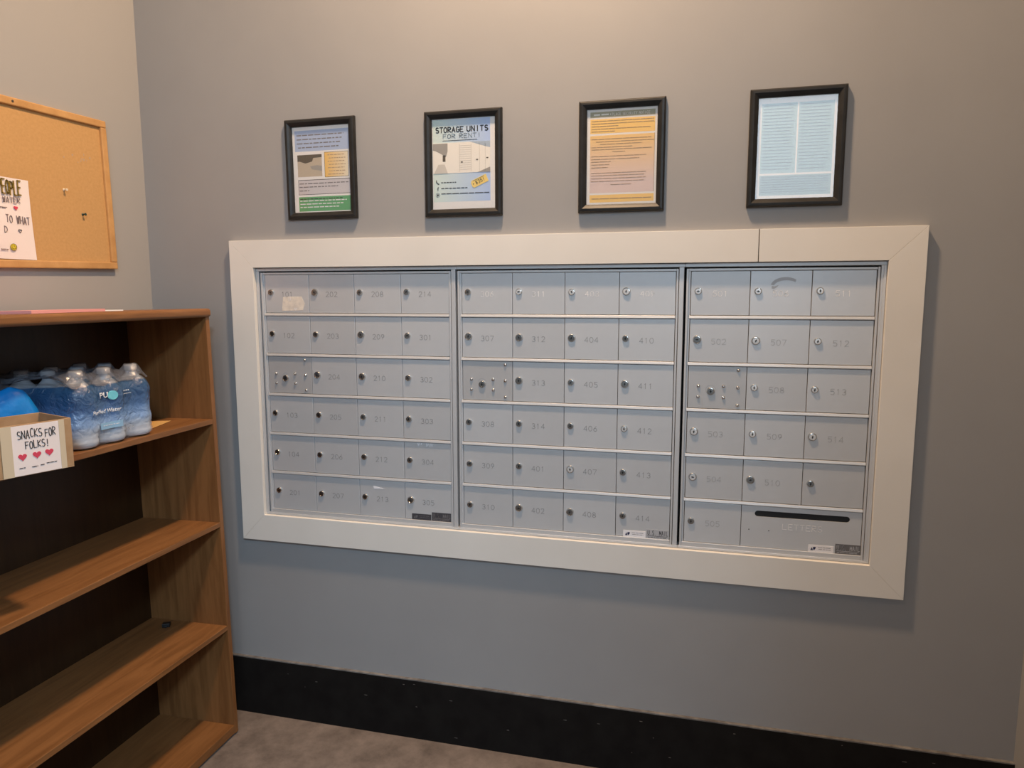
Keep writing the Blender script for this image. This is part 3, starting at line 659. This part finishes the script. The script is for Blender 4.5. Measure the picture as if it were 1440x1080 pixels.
b = MB(); b.prism(arc(SX, SZZ, .0093, .0093, 0, 360, 18)[:-1], yy0, yy1, 0); b.stroke([arc(SX, SZZ, .0092, .0092, 0, 360, 18), arc(SX, SZZ, .0052, .0052, 200, 340, 8), [(SX-.003, SZZ+.004), (SX-.003, SZZ+.002)], [(SX+.003, SZZ+.004), (SX+.003, SZZ+.002)]], .0010, yy0-.0005, yy0, 1)
b.build('smiley', ['smile', 'marker'], sg)

# ---------------------------------------------------------------- bookcase
TH = -.0195
BB = Vector((-.0985, -.1316, .0064))
BR = Matrix.Rotation(TH, 3, 'Y')
def loc_bc(x, y, z): return BB + BR @ Vector((x, y, z))
bc = empty('bookcase', BB, (0, TH, 0)); tag(bc, 'honey oak open bookcase with five levels standing against the left wall', 'bookcase')
BD, BL, PT = .315, 1.00, .018      # depth, length, panel thickness
for nm, y0 in (('side_panel', -PT), ('side_panel', -BL)):
    b = MB(); b.box(-BD, 0, y0, y0+PT, 0, 1.4585); b.build(nm, 'wood_z', bc, bevel=.0012)
b = MB(); b.box(-BD, .009, -BL-.003, .004, 1.4525, 1.4805); o = b.build('top_board', 'wood_y', bc, bevel=.010, seg=5)
SZ = [(.0995+1.0-.0, .017), (.7460, .017), (.3800, .017), (.0020, .030)]
for z, t_ in SZ:
    b = MB(); b.box(-BD+.006, -.0005, -BL+PT, -PT, z, z+t_); b.build('shelf', 'wood_y', bc, bevel=.0015)
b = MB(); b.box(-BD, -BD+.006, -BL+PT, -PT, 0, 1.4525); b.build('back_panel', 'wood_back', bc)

# papers lying on the bookcase
def sheet_obj(name, matn, x0, x1, y0, y1, z, t_, rz, label, cat, lift=0):
    p_ = loc_bc(0, 0, z); cx, cy = (x0+x1)/2, (y0+y1)/2
    q = loc_bc(cx, cy, z)
    o = MB(); o.box(-(x1-x0)/2, (x1-x0)/2, -(y1-y0)/2, (y1-y0)/2, .0003, .0003+t_)
    o = o.build(name, matn, None, loc=tuple(q), rot=(Matrix.Rotation(TH, 3, 'Y') @ Matrix.Rotation(rz, 3, 'Z')).to_euler()); tag(o, label, cat); return o
sheet_obj('paper_stack', 'pink', -.27, -.06, -.62, -.36, 1.4807, .0075, .10, 'pink paper pile lying flat on top of the bookcase', 'paper')
sheet_obj('white_envelope', 'paper', -.24, -.10, -.40, -.25, 1.4807, .0030, -.35, 'white paper sheet lying on the bookcase top beside the pink papers', 'paper')
sheet_obj('manila_envelope', 'yellowpaper', -.26, -.075, -.33, -.10, 1.1175, .0010, .30, 'yellow manila envelope on the upper shelf beside the water bottles', 'envelope')
bk = MB(); bk.box(-.0125, .0125, -.010, .010, 0, .013); bk.box(-.004, .004, -.013, .013, .0, .007)
tag(bk.build('plastic_block', 'blackplastic', None, bevel=.0015, loc=tuple(loc_bc(-.205, -.068, .3972)), rot=(Matrix.Rotation(TH, 3, 'Y') @ Matrix.Rotation(.5, 3, 'Z')).to_euler()), 'tiny black plastic piece on the fourth shelf of the bookcase', 'plastic piece')

# ---------------------------------------------------------------- water bottles in shrink wrap
WP = loc_bc(0, 0, 1.1195)
wp = empty('water_bottle_pack', WP, (0, TH, 0)); tag(wp, 'shrink-wrapped pack of small water bottles on the upper shelf of the bookcase', 'water bottles')
RB = .0425; HB = .205
prof = [(.030, 0), (.036, .002), (.0405, .008), (.0415, .018), (.0395, .024), (.0415, .030), (.0395, .036), (.0415, .042), (.0418, .060), (.0400, .068), (.0365, .080), (.0385, .096), (.0415, .108), (.0415, .135), (.0385, .150), (.030, .165), (.020, .177), (.0145, .183), (.0140, .190)]
b = MB(); b.lathe(prof, 28); bottle_me = b.mesh('bottle', ['bottle'], True)
b = MB(); cp = [(.0165, 0), (.0170, .001), (.0170, .014), (.0155, .016)]; b.lathe(cp, 28); cap_me = b.mesh('cap', ['cap'], True)
cols = [-.3045, -.4035, -.4975]; rows = [-.0470, -.1370, -.2270]
for ix, x in enumerate(rows):
    for iy, y in enumerate(cols):
        o = inst('bottle', bottle_me, wp, (x, y, 0)); inst('cap', cap_me, o, (0, 0, .190))
def rz(z):
    for (r0, z0), (r1, z1) in zip(prof, prof[1:]):
        if z0 <= z <= z1: return r0+(r1-r0)*(z-z0)/(z1-z0)
    return .0145
from mathutils import noise as mn
def sheet_mesh(grid, name, matn, parent, thick=.0003):
    nj = len(grid); ni = len(grid[0]); vs = [p for row in grid for p in row]; fs = [(j*ni+i, j*ni+i+1, (j+1)*ni+i+1, (j+1)*ni+i) for j in range(nj-1) for i in range(ni-1)]
    b = MB(); b.add(vs, fs); return b.build(name, matn, parent, smooth=True)
# front and side film
path = []
def arcpts(cx, cy, a0, a1, n):
    for k in range(n+1):
        a = math.radians(a0+(a1-a0)*k/n); path.append((cx, cy, math.cos(a), math.sin(a)))
path.append((rows[2], cols[0], 0, 1)); path.append((rows[1]-.03, cols[0], 0, 1)); path.append((rows[1]+.02, cols[0], 0, 1))
arcpts(rows[0], cols[0], 90, -35, 10); path.append((rows[0], (cols[0]+cols[1])/2, .80, 0))
arcpts(rows[0], cols[1], 35, -35, 7); path.append((rows[0], (cols[1]+cols[2])/2, .80, 0))
arcpts(rows[0], cols[2], 35, -90, 10); path.append((rows[1], cols[2], 0, -1)); path.append((rows[2], cols[2]-.05, 0, -1))
grid = []
for j in range(34):
    z = .003+.172*j/33; row = []
    r = rz(z); r = max(r, .0390 if .03 < z < .14 else r)+.0026
    for k, (cx, cy, dx, dy) in enumerate(path):
        nv = abs(mn.noise((cx*9+dx*1.3+3, cy*22+dy, z*22)))*.0050+abs(mn.noise((k*.9, z*60, 2)))*.0016
        row.append((cx+dx*(r+nv), cy+dy*(r+nv), z))
    grid.append(row)
sheet_mesh(grid, 'printed_wrap', 'film', wp)
# tent of film over the caps, sagging to the left where bottles are missing
bt = [(x, y) for x in rows for y in cols]
grid = []
for j in range(64):
    fy = j/63; y = cols[0]+.0300-.46*fy; row = []
    xm = rows[0]+.0310 if y > -.540 else rows[0]+.0310-min(1, (-.545-y)/.03)*.170
    for i in range(34):
        fx = i/33; x = xm+(-.2690-xm)*fx
        h = .0
        for bx, by in bt:
            d = max(0, math.hypot(x-bx, y-by)-.0168); h = max(h, .2085-(d*2.0+10*d*d))
        inside = min(1, (rows[0]+.031-x)/.03, (cols[0]+.030-y)/.03)
        lo = .160+.030*max(0, inside)
        if y < -.55: lo -= .42*(-.55-y)
        h = max(h, lo+.006*mn.noise((x*18, y*14, 5)))
        h += (.0045*mn.noise((x*60, y*60, 1))+(.020 if y < -.47 else .011)*(.5-abs(mn.noise((x*26+4, y*34, 7)))))*(1 if h < .2 else .3)
        row.append((x, y, min(h, .216)))
    grid.append(row)
sheet_mesh(grid, 'clear_wrap', 'clearfilm', wp)
# brand print on the film, following its bulges
def front(y):
    x = rows[0]+.037
    for cy in cols:
        d = abs(y-cy)
        if d < .0445: x = max(x, rows[0]+(.0445**2-d*d)**.5)
    return x+.0035
def wrap_to_film(me):
    for v in me.vertices:
        px, py, pz = v.co; v.co = (front(px)-py, px, pz)
    me.update()
def font_print(s_, matname, size, x, z, name, width, shear=0.0):
    cu = bpy.data.curves.new('t', 'FONT'); cu.body = s_; cu.size = size; cu.shear = shear; cu.offset = .0002; cu.resolution_u = 3
    to = bpy.data.objects.new('t', cu); C.objects.link(to)
    me = bpy.data.meshes.new_from_object(to.evaluated_get(bpy.context.evaluated_depsgraph_get())); bpy.data.objects.remove(to)
    bm = bmesh.new(); bm.from_mesh(me)
    r_ = bmesh.ops.extrude_face_region(bm, geom=bm.faces[:]); bmesh.ops.translate(bm, verts=[g for g in r_['geom'] if isinstance(g, bmesh.types.BMVert)], vec=(0, 0, .0006)); bm.to_mesh(me); bm.free()
    me.materials.clear(); me.materials.append(M[matname])
    w0 = min(v.co.x for v in me.vertices); w1 = max(v.co.x for v in me.vertices)
    for v in me.vertices: v.co = (x+(v.co.x-w0)/(w1-w0)*width, -v.co.z-.0004, z+v.co.y)
    wrap_to_film(me)
    o = bpy.data.objects.new(name, me); C.objects.link(o); o.parent = wp; return o
M['softwhite'] = mat('pale_print', (.62, .68, .78), .4); M['skyprint'] = mat('sky_print', (.25, .45, .66), .4); M['aqua'] = mat('aqua_print', (.16, .55, .66), .35)
font_print('PU', 'white', .0215, -.4650, .1290, 'brand_lettering', .0270)
font_print('Purified Water', 'softwhite', .0150, -.5000, .0880, 'water_lettering', .0980, .25)
b = MB(); b.prism(arc(-.4240, .1330, .0145, .0125, 0, 360, 20)[:-1], -.0012, -.0002); o = b.build('round_emblem', 'aqua', wp); wrap_to_film(o.data)
b = MB(); squiggle(b, -.385, -.362, .140, .0055, -.0012, -.0002, 0, 1.5, 3); squiggle(b, -.387, -.355, .131, .0022, -.0012, -.0002); o = b.build('small_print', 'softwhite', wp); wrap_to_film(o.data)
b = MB()
for k in range(8): b.box(-.470+.00875*k, -.470+.00875*(k+1), -.0008, -.0001, .043, .061)
squiggle(b, -.462, -.412, .053, .004, -.0014, -.0008, 1, 2, 4); o = b.build('capacity_band', ['skyprint', 'softwhite'], wp); wrap_to_film(o.data)

# ---------------------------------------------------------------- snack box hanging over the shelf edge
bxr = empty('cardboard_tray', (-.0140, -.8040, 1.1225+.0012), (0, 0, math.atan2(-.3124, .95)))
tag(bxr, 'open cardboard tray with a snacks for folks sign jutting over the upper shelf', 'box')
# local: front face plane x=0 facing +x, runs to -y ; depth to -x
LB, DB, HBX, TB = .32, .150, .1185, .0035
b = MB(); b.box(-DB, 0, -LB, 0, 0, TB); b.box(-TB, 0, -LB, 0, TB, HBX); b.box(-DB, -DB+TB, -LB, 0, TB, HBX); b.box(-DB+TB, -TB, -TB, 0, TB, HBX); b.box(-DB+TB, -TB, -LB, -LB+TB, TB, HBX)
b.build('tray_body', 'cardboard', bxr, bevel=.0008)
b = MB(); b.box(.0001, .0010, -.1490, -.0200, .0015, HBX-.0025); sgn = b.build('sign_sheet', 'paperwarm', bxr)
for t0, t1 in ((-.0290, -.0165), (-.1510, -.1290)):
    b = MB(); b.box(.0010, .0016, t0, t1, .001, HBX-.001); b.build('packing_tape', 'tape', bxr)
b = MB(); b.T = Matrix.Rotation(PI/2, 4, 'Z')
random.seed(4)
F0, F1 = -.0019, -.0010
write(b, 'SNACKS', -.1170, .0860, .0190, .0065, .0024, .0015, F0, F1, 0, .08); write(b, 'FOR', -.0590, .0840, .0180, .0058, .0022, .0015, F0, F1, 0, .08)
write(b, 'FOLKS!', -.1020, .0610, .0165, .0062, .0024, .0015, F0, F1, 0, .08)
squiggle(b, -.118, -.106, .019, .003, F0, F1, 0, 3, 5); squiggle(b, -.092, -.080, .018, .0035, F0, F1, 0, 3, 5); squiggle(b, -.074, -.066, .019, .0035, F0, F1, 0, 3, 5); squiggle(b, -.061, -.039, .021, .003, F0, F1, 0, 3, 5)
b.build('handwriting', 'marker', sgn)
for yy, zz in ((-.1100, .0440), (-.0800, .0445), (-.0535, .0460)):
    b = MB(); b.T = Matrix.Rotation(PI/2, 4, 'Z'); b.prism(heart(yy, zz, .0180), F0, F1); b.build('red_heart', 'red', sgn)
# snack bags in the tray
def bag(name, loc, rad, rot, matn, label):
    b = MB(); n, m_ = 28, 18; vs = []; fs = []
    for j in range(m_+1):
        t_ = -1+2*j/m_; 
        for i in range(n):
            a = 2*PI*i/n; s_ = (1-abs(t_)**1.7)**.6 if abs(t_) < 1 else 0
            wq = .35+.65*s_ if abs(t_) > .9 else s_
            x = rad[0]*math.cos(a)*max(s_, .03); y = rad[1]*math.sin(a)*max(s_, .03)**.75*(1+.04*math.sin(7*t_)); z = rad[2]*t_
            k = 1+.05*mn.noise((x*30, y*30, z*30)); vs.append((x*k, y*k, z))
    for j in range(m_):
        for i in range(n): fs.append((j*n+i, j*n+(i+1) % n, (j+1)*n+(i+1) % n, (j+1)*n+i))
    fs.append(tuple(range(n-1, -1, -1))); fs.append(tuple(m_*n+i for i in range(n)))
    b.add(vs, fs); o = b.build(name, matn, None, smooth=True, loc=loc, rot=rot); tag(o, label, 'snack bag'); return o
bag('snack_bag', (-.232, -.768, 1.2130), (.032, .062, .0910), (.0, .0, -.30), 'bluebag', 'bright blue glossy snack bag standing behind the cardboard tray')

# ---------------------------------------------------------------- ceiling downlights
t = empty('ceiling_panel', (PX, PY, CEIL)); tag(t, 'square cool white ceiling light panel where the room widens', 'ceiling light')
b = MB()
for q in ((-.33, .33, -.33, -.29), (-.33, .33, .29, .33), (-.33, -.29, -.29, .29), (.29, .33, -.29, .29)): b.box(q[0], q[1], q[2], q[3], -.02, -.001)
b.build('trim_ring', 'cap', t)
for x, y, _, _, lb in LAMPS:
    t = empty('ceiling_light', (x, y, CEIL)); tag(t, lb, 'ceiling light')
    b = MB(); pr = [(.068, -.001), (.095, -.001), (.095, -.006), (.070, -.010), (.068, -.010)]
    vs = []; fs = []; n = 28
    for r_, h_ in pr:
        for k in range(n): vs.append((r_*math.cos(2*PI*k/n), r_*math.sin(2*PI*k/n), h_))
    for j in range(len(pr)):
        for k in range(n): fs.append((j*n+k, j*n+(k+1) % n, ((j+1) % len(pr))*n+(k+1) % n, ((j+1) % len(pr))*n+k))
    b.add(vs, fs); b.build('trim_ring', 'cap', t, smooth=True)
